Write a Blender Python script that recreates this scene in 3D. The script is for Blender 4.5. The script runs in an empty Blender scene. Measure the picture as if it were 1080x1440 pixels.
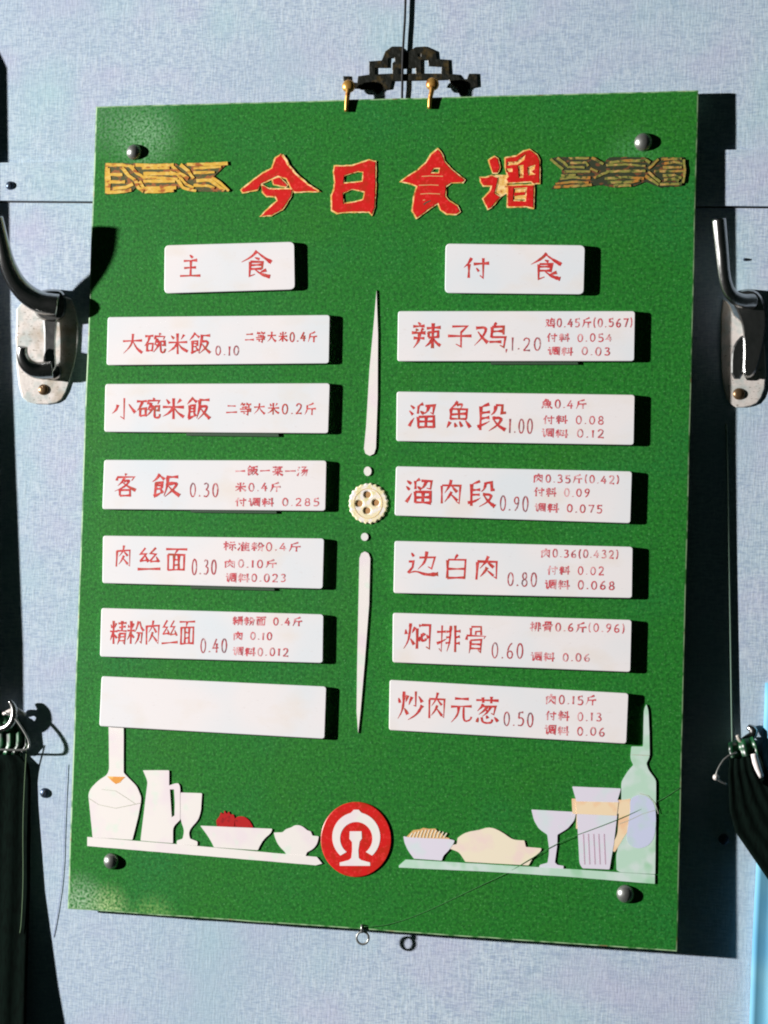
import bpy, math, random
from mathutils import Vector, Matrix
from mathutils.geometry import tessellate_polygon
random.seed(7)
S = bpy.context.scene
COL = S.collection

# ---------------------------------------------------------------- camera
CAM = Vector((0.40688141, -1.62846314, -0.06251867))
CM = Matrix(((0.97113837, -0.02048113, 0.23763583),
             (0.23661044, -0.04298952, -0.97065308),
             (0.03009592, 0.99886557, -0.03690272)))
F = 2946.847
cam = bpy.data.cameras.new('camera')
cam.lens = F / 1440 * 36; cam.sensor_width = 36; cam.sensor_fit = 'AUTO'
cam.clip_start = .05; cam.clip_end = 100
camo = bpy.data.objects.new('camera', cam); COL.objects.link(camo)
camo.matrix_world = Matrix.Translation(CAM) @ CM.to_4x4()
S.camera = camo

# ---------------------------------------------------------------- light: one hard lamp far to the left, a dark room around
W = bpy.data.worlds.new('World'); S.world = W; W.use_nodes = True
bg = W.node_tree.nodes['Background']
bg.inputs[0].default_value = (.55, .95, .82, 1); bg.inputs[1].default_value = .010
la = bpy.data.lights.new('flash_lamp', 'AREA'); la.shape = 'DISK'; la.size = .16
la.energy = 790; la.color = (1, .975, .95)
lo = bpy.data.objects.new('flash_lamp', la); COL.objects.link(lo)
lo.location = (-5.1, -2.45, .38)
lo.rotation_euler = (Vector((0, 0, -.02)) - lo.location).to_track_quat('-Z', 'Y').to_euler()
S.view_settings.view_transform = 'Standard'; S.view_settings.look = 'None'
S.view_settings.exposure = 0; S.view_settings.gamma = 1
S.cycles.max_bounces = 6
S.cycles.filter_width = 2.0

# ---------------------------------------------------------------- places
def ray(px, py):
    return CM @ Vector(((px - 540) / F, -(py - 720) / F, -1))
def B(px, py, d=0.0):
    """point seen at photo position px,py on a plane d metres in front of the board face (y = 0)"""
    r = ray(px, py); t = (-d - CAM.y) / r.y
    return CAM + r * t
# wall surface:  y = G0 + GX*x + GZ*z   (the board hangs a little skewed in front of it)
G0, GX, GZ = .0129, .0138, -.0108
WN = Vector((-GX, 1, -GZ)).normalized()
def gap(x, z): return G0 + GX * x + GZ * z
def Wl(px, py, h=0.0):
    """point on a plane h metres in front of the wall surface"""
    r = ray(px, py)
    t = (G0 - h + GX * CAM.x + GZ * CAM.z - CAM.y) / (r.y - GX * r.x - GZ * r.z)
    return CAM + r * t

# ---------------------------------------------------------------- objects
ORG = {}
def thing(name, loc, label, cat, group=None):
    o = bpy.data.objects.new(name, None); COL.objects.link(o); o.empty_display_size = .02
    o.location = loc; ORG[o.name] = Vector(loc)
    o['label'] = label; o['category'] = cat
    if group: o['group'] = group
    return o
def tag(o, label, cat, group=None):
    o['label'] = label; o['category'] = cat
    if group: o['group'] = group
    return o
def obj(name, vs, fs, mats, parent=None, smooth=False, mi=None, label=None, autos=None):
    org = ORG[parent.name] if parent else (sum((Vector(v) for v in vs), Vector()) / len(vs))
    me = bpy.data.meshes.new(name)
    me.from_pydata([tuple(Vector(v) - org) for v in vs], [], fs)
    for m in (mats if isinstance(mats, (list, tuple)) else [mats]): me.materials.append(m)
    if mi: me.polygons.foreach_set('material_index', mi)
    if smooth: me.polygons.foreach_set('use_smooth', [True] * len(me.polygons))
    me.update()
    o = bpy.data.objects.new(name, me); COL.objects.link(o)
    ORG[o.name] = org
    if parent: o.parent = parent
    else: o.location = org
    if label: o['label'] = label
    return o

# ---------------------------------------------------------------- materials
def mat(name, col, rough=.5, metal=0., spec=.5, vary=(), bump=None, sheen=0, coat=0):
    """vary: list of (scale xyz, other colour, lo, hi, detail) mixed over the base by noise"""
    m = bpy.data.materials.new(name); m.use_nodes = True
    n = m.node_tree; N, L = n.nodes, n.links
    p = N['Principled BSDF']
    p.inputs['Roughness'].default_value = rough; p.inputs['Metallic'].default_value = metal
    p.inputs['Specular IOR Level'].default_value = spec
    if coat: p.inputs['Coat Weight'].default_value = coat
    if sheen: p.inputs['Sheen Weight'].default_value = sheen
    g = N.new('ShaderNodeNewGeometry')
    def noise(sc, detail=2.):
        mp = N.new('ShaderNodeMapping'); mp.inputs['Scale'].default_value = sc
        L.new(g.outputs['Position'], mp.inputs[0])
        t = N.new('ShaderNodeTexNoise'); t.inputs['Scale'].default_value = 1; t.inputs['Detail'].default_value = detail
        L.new(mp.outputs[0], t.inputs['Vector']); return t.outputs['Fac']
    src = None
    for v in vary:
        sc, c2, lo_, hi_ = v[:4]
        mr = N.new('ShaderNodeMapRange'); mr.inputs[1].default_value = lo_; mr.inputs[2].default_value = hi_
        mr.inputs[4].default_value = v[5] if len(v) > 5 else 1.
        L.new(noise(sc, v[4] if len(v) > 4 else 2.), mr.inputs[0])
        mx = N.new('ShaderNodeMix'); mx.data_type = 'RGBA'
        L.new(mr.outputs[0], mx.inputs[0]); mx.inputs[7].default_value = (*c2, 1)
        if src: L.new(src, mx.inputs[6])
        else: mx.inputs[6].default_value = (*col, 1)
        src = mx.outputs[2]
    if src: L.new(src, p.inputs['Base Color'])
    else: p.inputs['Base Color'].default_value = (*col, 1)
    if bump:
        prev = None
        for sc, dist in bump:
            b = N.new('ShaderNodeBump'); b.inputs['Strength'].default_value = 1; b.inputs['Distance'].default_value = dist
            L.new(noise(sc), b.inputs['Height'])
            if prev: L.new(prev, b.inputs['Normal'])
            prev = b.outputs[0]
        L.new(prev, p.inputs['Normal'])
    m['src'] = 1
    return m
def s(r, g, b):
    f = lambda c: (c / 255 / 12.92) if c / 255 <= .04045 else ((c / 255 + .055) / 1.055) ** 2.4
    return (f(r), f(g), f(b))

M_wall = mat('woven_wall_covering', s(187, 203, 217), .85, spec=.2, vary=[
    ((130, 130, 760), s(148, 167, 190), .44, .64, 3, .75), ((640, 640, 120), s(206, 218, 228), .48, .68, 3, .75),
    ((240, 240, 1100), s(150, 166, 196), .50, .68, 2, .6),
    ((14, 14, 20), s(188, 184, 212), .48, .72, 3, .5), ((12, 12, 9), s(164, 204, 208), .50, .72, 3, .5), ((3, 3, 3), s(160, 180, 200), .45, .65, 3, .4)],
    bump=[((130, 130, 760), .00022), ((640, 640, 120), .00018)])
M_green = mat('green_board_paint', s(32, 118, 37), .42, spec=.35, vary=[
    ((9, 9, 11), s(28, 116, 62), .50, .72, 4, .5), ((11, 11, 9), s(46, 116, 30), .50, .72, 3, .55),
    ((380, 380, 380), s(18, 86, 26), .43, .64, 4, .85), ((420, 420, 480), s(58, 142, 56), .53, .70, 4, .8),
    ((560, 560, 560), s(100, 172, 104), .60, .76, 3, .7), ((60, 60, 260), s(22, 98, 36), .52, .72, 3, .5)],
    bump=[((600, 600, 600), .00010)])
M_edge = mat('worn_pale_board_edge', s(150, 184, 138), .5, vary=[((90, 90, 90), s(60, 118, 56), .45, .6, 3), ((60, 60, 60), s(150, 110, 80), .6, .7, 3)])
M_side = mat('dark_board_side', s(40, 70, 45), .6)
M_tile = mat('white_plaque_plastic', s(234, 229, 230), .34, spec=.3, vary=[((14, 14, 14), s(222, 227, 232), .4, .7, 2), ((22, 22, 40), s(230, 220, 212), .54, .74, 4, .7), ((250, 250, 900), s(214, 206, 204), .66, .76, 3, .5)])
M_tside = mat('plaque_edge', s(200, 205, 200), .4)
M_ink = mat('red_enamel_lettering', s(194, 44, 44), .5, vary=[
    ((170, 170, 170), s(158, 84, 44), .52, .7, 2, .6), ((330, 330, 330), s(222, 92, 88), .5, .68, 2, .8)])
M_ink2 = mat('faded_red_lettering', s(202, 70, 80), .5, vary=[
    ((200, 200, 200), s(176, 104, 112), .5, .66, 2, .7), ((150, 150, 150), s(228, 180, 182), .50, .64, 2, .85)])
M_ink3 = mat('worn_brown_price_lettering', s(178, 58, 66), .5, vary=[
    ((150, 150, 150), s(120, 92, 100), .45, .62, 2, .9), ((300, 300, 300), s(220, 160, 160), .55, .68, 2, .8)])
M_red = mat('red_title_enamel', s(208, 26, 24), .35, vary=[((160, 160, 160), s(188, 38, 18), .45, .65, 2), ((420, 420, 420), s(222, 50, 48), .56, .7, 2)])
M_gold = mat('pale_gold_rim', s(226, 178, 92), .45, vary=[((300, 300, 300), s(248, 212, 150), .45, .62, 2), ((240, 240, 240), s(176, 96, 34), .56, .68, 2)])
M_goldL = mat('gold_leaf_ornament', s(218, 172, 62), .45, metal=.0, vary=[((260, 260, 500), s(228, 190, 96), .5, .64, 2), ((130, 130, 300), s(168, 92, 30), .55, .66, 2)])
M_goldR = mat('tarnished_gold_ornament', s(134, 132, 58), .5, vary=[((220, 220, 420), s(186, 150, 84), .52, .66, 2), ((40, 40, 60), s(180, 120, 44), .52, .62, 2), ((260, 260, 300), s(60, 76, 28), .55, .66, 2)])
M_ob = mat('ornament_ground_brown', s(70, 72, 22), .6, vary=[((200, 200, 300), s(150, 84, 28), .5, .6, 2)])
M_obR = mat('ornament_ground_dark', s(34, 44, 14), .6, vary=[((160, 160, 300), s(108, 60, 22), .54, .62, 2)])
M_white = mat('white_cutout_plastic', s(236, 230, 226), .4, vary=[((40, 40, 40), s(234, 222, 226), .5, .65, 2), ((70, 70, 70), s(226, 232, 222), .58, .68, 2)])
M_aqua = mat('pale_green_plastic', s(186, 218, 198), .35, vary=[((60, 60, 60), s(206, 222, 216), .45, .62, 2), ((50, 50, 50), s(158, 206, 170), .55, .68, 2)])
M_lilac = mat('lilac_white_plastic', s(222, 216, 230), .4, vary=[((60, 60, 60), s(212, 222, 226), .5, .65, 2)])
M_lilac2 = mat('lilac_label', s(200, 206, 232), .45, vary=[((60, 60, 60), s(190, 212, 214), .5, .65, 2)])
M_cream = mat('cream_cutout_plastic', s(238, 226, 202), .4, vary=[((60, 60, 60), s(238, 216, 206), .5, .62, 2)])
M_peach = mat('peach_cutout', s(240, 216, 180), .45, vary=[((80, 80, 80), s(240, 198, 158), .5, .65, 2)])
M_pinkl = mat('pinkish_glass_lines', s(196, 168, 186), .5)
M_line = mat('scored_outline', s(176, 178, 160), .6)
M_orange = mat('orange_print', s(226, 152, 60), .5, vary=[((200, 200, 200), s(240, 196, 110), .5, .65, 2)])
M_orange2 = mat('noodle_orange', s(214, 170, 110), .5)
M_chrome = mat('dull_chrome', (.40, .40, .395), .26, metal=1, vary=[((300, 300, 300), (.35, .35, .34), .5, .7, 2)], bump=[((60, 60, 60), .0006)])
M_plate = mat('satin_nickel_plate', s(222, 214, 208), .38, metal=.15, vary=[((120, 120, 120), s(190, 196, 192), .45, .66, 4), ((300, 300, 900), s(140, 128, 116), .62, .70, 3), ((45, 45, 45), s(176, 160, 140), .56, .70, 4, .8)], bump=[((150, 150, 150), .0003)])
M_rivet = mat('steel_rivet', s(150, 152, 148), .36, metal=.75)
M_brass = mat('brass', s(196, 150, 76), .35, metal=.6, vary=[((200, 200, 200), s(150, 96, 40), .5, .6, 2)])
M_black = mat('blackened_bronze', s(26, 28, 22), .4, metal=.2, vary=[((170, 170, 170), s(70, 58, 30), .52, .68, 3)], bump=[((220, 220, 220), .0006)])
M_cord = mat('black_cord', s(30, 32, 34), .8)
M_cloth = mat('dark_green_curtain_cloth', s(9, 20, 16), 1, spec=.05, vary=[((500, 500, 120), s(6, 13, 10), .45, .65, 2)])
M_cloth2 = mat('bottle_green_glossy_cloth', s(24, 84, 48), .35, vary=[((120, 120, 120), s(12, 40, 26), .45, .6, 2)])
M_blue = mat('sky_blue_curtain', s(112, 180, 208), .7, vary=[((30, 30, 8), s(128, 190, 216), .45, .65, 2), ((20, 20, 14), s(74, 156, 204), .5, .7, 2, .6)])
M_thread = mat('grey_green_thread', s(92, 120, 82), .7)
M_threadg = mat('green_thread', s(66, 128, 70), .7)
M_pale = mat('pale_cord_fibre', s(92, 120, 104), .7)
M_screw = mat('dark_wall_screw', s(70, 84, 104), .35, metal=.6)
M_but = mat('ivory_button', s(240, 226, 190), .4, vary=[((160, 160, 160), s(226, 216, 160), .5, .64, 2), ((200, 200, 200), s(240, 232, 226), .5, .6, 2)])
M_butd = mat('button_eye_brown', s(176, 132, 84), .5)
M_straw = mat('strawberry_red', s(180, 22, 24), .4, vary=[((350, 350, 350), s(150, 16, 20), .54, .64, 2)])

# wear patches on the board: paint rubbed pale near two corners
def add_wear():
    m = M_green; n = m.node_tree; N, L = n.nodes, n.links; p = N['Principled BSDF']
    src = p.inputs['Base Color'].links[0].from_socket
    g = N.new('ShaderNodeNewGeometry')
    t = N.new('ShaderNodeTexNoise'); t.inputs['Scale'].default_value = 480; t.inputs['Detail'].default_value = 4
    L.new(g.outputs['Position'], t.inputs['Vector'])
    for (px, py, rad, c, amt, sz) in ((205, 190, .040, s(146, 190, 150), .8, 1), (150, 170, .045, s(120, 160, 126), .6, 1),
                                 (150, 1278, .026, s(190, 216, 150), .9, 1), (215, 1292, .026, s(150, 196, 110), .75, 1),
                                 (110, 1268, .03, s(176, 206, 170), .9, 1), (890, 220, .03, s(96, 168, 110), .5, 1)):
        q = B(px, py)
        d = N.new('ShaderNodeVectorMath'); d.operation = 'DISTANCE'; d.inputs[1].default_value = q
        L.new(g.outputs['Position'], d.inputs[0])
        mr = N.new('ShaderNodeMapRange'); mr.inputs[1].default_value = rad; mr.inputs[2].default_value = 0; mr.interpolation_type = 'SMOOTHSTEP'
        L.new(d.outputs['Value'], mr.inputs[0])
        nr = N.new('ShaderNodeMapRange'); nr.inputs[1].default_value = .38; nr.inputs[2].default_value = .66
        L.new(t.outputs['Fac'], nr.inputs[0])
        mu = N.new('ShaderNodeMath'); mu.operation = 'MULTIPLY'; L.new(mr.outputs[0], mu.inputs[0]); L.new(nr.outputs[0], mu.inputs[1])
        m2 = N.new('ShaderNodeMath'); m2.operation = 'MULTIPLY'; L.new(mu.outputs[0], m2.inputs[0]); m2.inputs[1].default_value = amt
        mx = N.new('ShaderNodeMix'); mx.data_type = 'RGBA'
        L.new(m2.outputs[0], mx.inputs[0]); L.new(src, mx.inputs[6]); mx.inputs[7].default_value = (*c, 1)
        src = mx.outputs[2]
    L.new(src, p.inputs['Base Color'])
add_wear()

# ---------------------------------------------------------------- shape builders
def area2(p): return sum(p[i][0] * p[(i + 1) % len(p)][1] - p[(i + 1) % len(p)][0] * p[i][1] for i in range(len(p))) / 2
def offset(poly, d):
    """grow (d > 0) or shrink a polygon"""
    n = len(poly); sg = 1 if area2(poly) > 0 else -1; out = []
    for i in range(n):
        a, b, c = Vector(poly[i - 1]), Vector(poly[i]), Vector(poly[(i + 1) % n])
        e1 = (b - a); e2 = (c - b)
        if e1.length < 1e-6 or e2.length < 1e-6: out.append(tuple(b)); continue
        e1.normalize(); e2.normalize()
        n1 = Vector((e1.y, -e1.x)) * sg; n2 = Vector((e2.y, -e2.x)) * sg
        m = (n1 + n2); m = m.normalized() if m.length > 1e-3 else n1
        k = d / max(.55, m.dot(n1)); out.append((b.x + m.x * k, b.y + m.y * k))
    return out
def rough(poly, step=4, amp=.5):
    out = []
    for i in range(len(poly)):
        a, b = Vector(poly[i]), Vector(poly[(i + 1) % len(poly)])
        k = max(1, int((b - a).length / step))
        for j in range(k):
            q = a.lerp(b, j / k); out.append((q.x + random.uniform(-amp, amp), q.y + random.uniform(-amp, amp)))
    return out
def smooth_poly(p, it=1, closed=True):
    for _ in range(it):
        q = []; n = len(p)
        rng = range(n) if closed else range(n - 1)
        if not closed: q.append(p[0])
        for i in rng:
            a, b = p[i], p[(i + 1) % n]
            q.append(tuple(a[k] * .75 + b[k] * .25 for k in range(len(a))))
            q.append(tuple(a[k] * .25 + b[k] * .75 for k in range(len(a))))
        if not closed: q.append(p[-1])
        p = q
    return p
def soften(p, cut=1.5):
    out = []; n = len(p)
    for i in range(n):
        a, b, c = Vector(p[i - 1]), Vector(p[i]), Vector(p[(i + 1) % n])
        la_, lc = (a - b).length, (c - b).length
        p0 = b + (a - b) / la_ * min(cut, la_ * .4); p1 = b + (c - b) / lc * min(cut, lc * .4)
        if (a - b).normalized().dot((c - b).normalized()) < -.75:   # shallow bend: round it fully
            p0 = b + (a - b) / la_ * min(5, la_ * .45); p1 = b + (c - b) / lc * min(5, lc * .45)
        for k in range(4):
            u = k / 3; v = p0 * (1 - u) ** 2 + b * 2 * u * (1 - u) + p1 * u ** 2; out.append((v.x, v.y))
    return out
def prism(name, outer, holes, d0, d1, m, parent, P=B, label=None, bevel=None, side=None, back=False):
    """solid cut from a flat outline: photo-plane outline, back at d0 and front at d1 metres over the surface P"""
    loops = [list(outer)] + [list(h) for h in holes]
    if area2(loops[0]) < 0: loops[0].reverse()
    for h in loops[1:]:
        if area2(h) > 0: h.reverse()
    vs, fs, mi = [], [], []
    def ring(loops_, d):
        st = len(vs)
        for l in loops_:
            for q in l: vs.append(P(q[0], q[1], d))
        return st
    if bevel:
        inner = [offset(l, -bevel[0] if i == 0 else bevel[0]) for i, l in enumerate(loops)]
        f0 = ring(inner, d1); f1 = ring(loops, d1 - bevel[1]); f2 = ring(loops, d0)
        tl = inner; rings = [(f0, f1, 1), (f1, f2, 2)]
    else:
        f0 = ring(loops, d1); f2 = ring(loops, d0); tl = loops; rings = [(f0, f2, 2)]
    for t in tessellate_polygon([[Vector((q[0], q[1], 0)) for q in l] for l in tl]):
        a, b, c = (vs[f0 + i] for i in t)
        nrm = (b - a).cross(c - a)
        t = tuple(t) if nrm.y < 0 else (t[0], t[2], t[1])
        fs.append(tuple(f0 + i for i in t)); mi.append(0)
        if back: fs.append(tuple(f2 + i for i in reversed(t))); mi.append(2)
    for a0, b0, k in rings:
        o = 0
        for l in loops:
            n = len(l)
            for i in range(n):
                j = (i + 1) % n
                # outward for clockwise-on-screen outlines
                fs.append((a0 + o + i, a0 + o + j, b0 + o + j, b0 + o + i)); mi.append(k)
            o += n
    ms = [m, (side or m) if not bevel else bevel[2], side or m] if not isinstance(m, list) else m
    ob = obj(name, vs, fs, ms, parent, mi=mi, label=label)
    import bmesh
    bm = bmesh.new(); bm.from_mesh(ob.data); bmesh.ops.recalc_face_normals(bm, faces=bm.faces)
    # make sure the front faces look at the viewer
    fr = [f for f in bm.faces if f.material_index == 0]
    if sum(f.normal.y * f.calc_area() for f in fr) > 0: bmesh.ops.reverse_faces(bm, faces=bm.faces)
    bm.to_mesh(ob.data); bm.free()
    return ob
def rrect(q, r, n=5):
    """rounded quad, corner list TL TR BR BL, radius px"""
    out = []
    for i in range(4):
        a, b, c = Vector(q[i - 1]), Vector(q[i]), Vector(q[(i + 1) % 4])
        p0 = b + (a - b).normalized() * r; p1 = b + (c - b).normalized() * r
        for k in range(n + 1):
            t = k / n
            v = p0 * (1 - t) ** 2 + b * 2 * t * (1 - t) + p1 * t ** 2
            out.append((v.x, v.y))
    return out
def ell(cx, cy, rx, ry, n=28, a0=0, a1=360):
    full = abs(a1 - a0) >= 360
    return [(cx + rx * math.cos(math.radians(a0 + (a1 - a0) * i / (n if full else n - 1))),
             cy + ry * math.sin(math.radians(a0 + (a1 - a0) * i / (n if full else n - 1)))) for i in range(n)]
def tube_data(pts, rad, seg=10, flat=1.0):
    pts = [Vector(p) for p in pts]; n = len(pts)
    vs, fs = [], []; up = None
    for i, p in enumerate(pts):
        t = (pts[min(i + 1, n - 1)] - pts[max(i - 1, 0)]).normalized()
        if up is None: up = t.orthogonal().normalized()
        up = (up - t * up.dot(t)).normalized(); si = t.cross(up)
        r = rad[i] if isinstance(rad, (list, tuple)) else rad
        for k in range(seg):
            a = 2 * math.pi * k / seg
            vs.append(p + up * math.cos(a) * r + si * math.sin(a) * r * flat)
    for i in range(n - 1):
        for k in range(seg):
            k2 = (k + 1) % seg
            fs.append((i * seg + k, i * seg + k2, (i + 1) * seg + k2, (i + 1) * seg + k))
    for st, rv in ((0, True), ((n - 1) * seg, False)):
        f = tuple(range(st, st + seg)); fs.append(tuple(reversed(f)) if rv else f)
    return vs, fs
def tube(name, pts, rad, m, parent=None, seg=10, label=None, sm=0):
    if sm:
        R = rad if isinstance(rad, (list, tuple)) else [rad] * len(pts)
        q = smooth_poly([(*p, r) for p, r in zip(pts, R)], sm, closed=False)
        pts = [Vector(a[:3]) for a in q]; rad = [a[3] for a in q]
    vs, fs = tube_data(pts, rad, seg)
    o = obj(name, vs, fs, m, parent, smooth=True, label=label); return o
def lathe(name, c, axis, prof, m, parent=None, seg=24, label=None, sm=True):
    ax = Vector(axis).normalized(); u = ax.orthogonal().normalized(); w = ax.cross(u)
    vs, fs = [], []
    for r, h in prof:
        for k in range(seg):
            a = 2 * math.pi * k / seg
            vs.append(c + ax * h + (u * math.cos(a) + w * math.sin(a)) * max(r, 1e-5))
    for i in range(len(prof) - 1):
        for k in range(seg):
            k2 = (k + 1) % seg
            fs.append((i * seg + k, i * seg + k2, (i + 1) * seg + k2, (i + 1) * seg + k))
    fs.append(tuple(range(seg))[::-1]); fs.append(tuple(range((len(prof) - 1) * seg, len(prof) * seg)))
    return obj(name, vs, fs, m, parent, smooth=sm, label=label)
OUT = Vector((0, -1, 0))
PX = .000585      # metres per photo pixel on the board

# ================================================================ THE WALL
def wallpt(x, z, h=0): return Vector((x, gap(x, z) - h, z))
def wsheet(name, x0, x1, zt0, zt1, zb0, zb1, h, mat_):
    """upright wall sheet between two sloping edges (z at left, z at right)"""
    nx = 6; vs, fs = [], []
    for i in range(nx + 1):
        t = i / nx; x = x0 + (x1 - x0) * t
        vs += [wallpt(x, zt0 + (zt1 - zt0) * t, h), wallpt(x, zb0 + (zb1 - zb0) * t, h)]
    for i in range(nx): fs.append((2 * i, 2 * i + 1, 2 * i + 3, 2 * i + 2))
    return vs, fs
a, b = Wl(0, 283), Wl(1080, 291)
def zline(x, p, q): return p.z + (q.z - p.z) * (x - p.x) / (q.x - p.x)
X0, X1 = -1.2, 1.2
zb0, zb1 = zline(X0, a, b), zline(X1, a, b)
a2, b2 = Wl(0, 230), Wl(1080, 211)
zt0, zt1 = zline(X0, a2, b2), zline(X1, a2, b2)
def wall_panel(name, zt0_, zt1_, zb0_, zb1_, h0, h1, lab):
    vs, fs = [], []
    pts = [(X0, zt0_), (X1, zt1_), (X1, zb1_), (X0, zb0_)]
    for x, z in pts: vs.append(wallpt(x, z, h1))
    for x, z in pts: vs.append(wallpt(x, z, h0))
    fs = [(0, 3, 2, 1), (0, 1, 5, 4), (3, 7, 6, 2), (0, 4, 7, 3), (1, 2, 6, 5)]
    o = obj(name, vs, fs, M_wall); o['kind'] = 'structure'; o['label'] = lab; return o
wall_panel('wall', 1.2, 1.2, -1.3, -1.3, -.03, 0, 'pale blue grey woven wall covering')
RAILH = .0035
# the raised strip butts on the wall face
rail = wall_panel('wall_strip', zt0, zt1, zb0, zb1, 0.0, RAILH, 'shallow raised wall strip covered in the same weave')
# fine dark joint under the strip
jo = tube('wall_seam', [wallpt(X0, zb0 - .0006, 0.0003), wallpt(X1, zb1 - .0006, 0.0003)], .0006, M_cord); jo['kind'] = 'structure'

def wall_screw(px, py, h, r, label):
    t = thing('wall_screw', Wl(px, py, h), label, 'screw', 'screws in the wall')
    c = Wl(px, py, h)
    lathe('screw_head', c, -WN, [(r * 1.0, 0), (r, .0006), (r * .8, .0016), (r * .35, .0021), (0, .0022)], M_screw, t, 18)
    up = Vector((.5, 0, .86)).normalized()
    vs, fs = tube_data([c - WN * .0021 - up * r * .6, c - WN * .0021 + up * r * .6], .00035, 6)
    obj('slot', vs, fs, M_cord, t)
wall_screw(14, 261, RAILH, .0036, 'small dark screw in the raised strip at the upper left edge')
wall_screw(63, 1115, 0, .0042, 'small dark screw in the wall below the lower left ring hook')
wall_screw(1018, 1180, 0, .0042, 'small screw in the shadow right of the board near the lower right hook')
wall_screw(1047, 365, 0, .0012, 'tiny dark nail hole beside the upper right coat hook')

# ================================================================ THE BOARD
board = thing('menu_board', B(540, 1310, -.003), 'tilted green menu board with red title, two plaque columns, rail emblem and tableware cutouts', 'menu board')
corn = [(135, 150), (982, 127), (952, 1338), (95, 1278)]
def edge_pts(a, b, n, amp):
    return [(a[0] + (b[0] - a[0]) * i / n + (random.uniform(-amp, amp) if 0 < i else 0),
             a[1] + (b[1] - a[1]) * i / n + (random.uniform(-amp, amp) if 0 < i else 0)) for i in range(n)]
bo = []
for i in range(4): bo += edge_pts(corn[i], corn[(i + 1) % 4], 26, .35)
prism('board_panel', bo, [], -.0022, 0, M_green, board, bevel=(1.7, .0002, M_edge), side=M_edge, back=True)

def rivet(px, py, r=.0066):
    c = B(px, py)
    lathe('rivet', c, OUT, [(r * 1.02, 0), (r, .0008), (r * .9, .0026), (r * .68, .0042), (r * .35, .0052), (0, .0055)], M_rivet, board, 28)
for p in ((189, 214, .0066), (905, 200, .0072), (157, 1211, .0066), (880, 1257, .0070)): rivet(*p)

# ---- title characters
def ribbon_poly(pts, w0, w1=None):
    """polyline (px) -> thin closed outline"""
    w1 = w0 if w1 is None else w1; n = len(pts); L, R = [], []
    for i in range(n):
        a = Vector(pts[max(i - 1, 0)]); c = Vector(pts[min(i + 1, n - 1)]); t = (c - a).normalized(); nn = Vector((-t.y, t.x))
        w = (w0 + (w1 - w0) * i / (n - 1)) / 2
        L.append((pts[i][0] + nn.x * w, pts[i][1] + nn.y * w)); R.append((pts[i][0] - nn.x * w, pts[i][1] - nn.y * w))
    return L + R[::-1]
def tr(x0, y0, sc, pts): return [(x0 + x / sc, y0 + y / sc) for x, y in pts]
def enamel(name, shapes, label, extra=()):
    """shapes: list of (outer, holes); gold plate under a slightly smaller red plate"""
    root = None; k = 0
    for outer, holes in shapes:
        g = prism('gold_rim', rough(offset(outer, .45), 3.5, .42), [rough(offset(h, -.5), 3, .3) for h in holes if abs(area2(h)) > 30], .00002 + k * .00003, .0008 + k * .00003, M_gold, root or board)
        if root is None:
            g.name = name; root = g; g['label'] = label
            ORG[g.name] = ORG[board.name]
        prism('red_face', rough(offset(outer, -1.35), 3.5, .28), [rough(offset(h, .9), 3, .3) for h in holes], .0007 + k * .00003, .0011 + k * .00003, M_red, root)
        k += 1
    return root
t1 = lambda p: tr(330, 200, 8.308, p)
c1 = enamel('title_character', [
    (t1([(540, 135), (605, 200), (630, 260), (720, 370), (860, 480), (1005, 580), (880, 582), (700, 590), (655, 540), (600, 430), (500, 400), (400, 450), (310, 490), (270, 560), (90, 595), (65, 555), (200, 450), (300, 370), (430, 300), (470, 180)]), []),
    (t1([(310, 490), (400, 540), (680, 540), (660, 640), (560, 790), (430, 860), (290, 870), (400, 760), (490, 680), (470, 640), (370, 640), (320, 590)]), []),
    (t1([(430, 425), (520, 400), (625, 500), (600, 530), (450, 500)]), [])], 'first red title character 今 with a gold rim')
prism('gold_edge', rough(ribbon_poly(t1([(555, 150), (605, 215), (625, 265), (720, 375), (855, 490), (985, 572)]), 3.4, 2.0), 4, .35), [], .0010, .00125, M_gold, c1)
t2 = lambda p: tr(450, 210, 10.8, p)
enamel('title_character', [(t2([(215, 245), (480, 240), (740, 155), (850, 180), (850, 560), (835, 880), (790, 1010), (740, 960), (400, 960), (260, 980), (170, 930), (165, 700), (200, 620), (215, 500), (195, 340)]),
    [t2([(370, 400), (570, 340), (650, 350), (640, 480), (480, 500), (360, 510)]), t2([(350, 670), (480, 610), (600, 630), (670, 650), (650, 760), (540, 790), (360, 820)])])], 'second red title character 日 with a gold rim')
t3 = lambda p: tr(550, 200, 9, p)
c3 = enamel('title_character', [(t3([(590, 75), (650, 150), (680, 240), (760, 330), (940, 480), (910, 515), (760, 520), (700, 560), (690, 680), (740, 740), (840, 800), (880, 880), (820, 920), (700, 915), (620, 860), (590, 780), (540, 810), (400, 910), (320, 970), (260, 870), (280, 700), (320, 560), (240, 530), (110, 500), (200, 430), (330, 350), (440, 250), (500, 150)]),
    [t3([(505, 385), (540, 335), (610, 330), (600, 385)])])], 'third red title character 食 with a worn gold rim')
for k_, l_ in enumerate(([(385, 432), (500, 426), (655, 430)], [(370, 655), (480, 648), (620, 655)], [(400, 735), (430, 728)], [(350, 545), (500, 540), (600, 545)])):
    prism('gold_line', rough(ribbon_poly(t3(l_), 1.0), 4, .15), [], .0010, .00118 + k_ * 1e-5, M_orange2, c3)
prism('dark_gap', rough(ribbon_poly(t3([(410, 790), (440, 765), (500, 740)]), 1.4), 4, .15), [], .0010, .00117, M_side, c3)
t4 = lambda p: tr(665, 195, 9.818, p)
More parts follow.
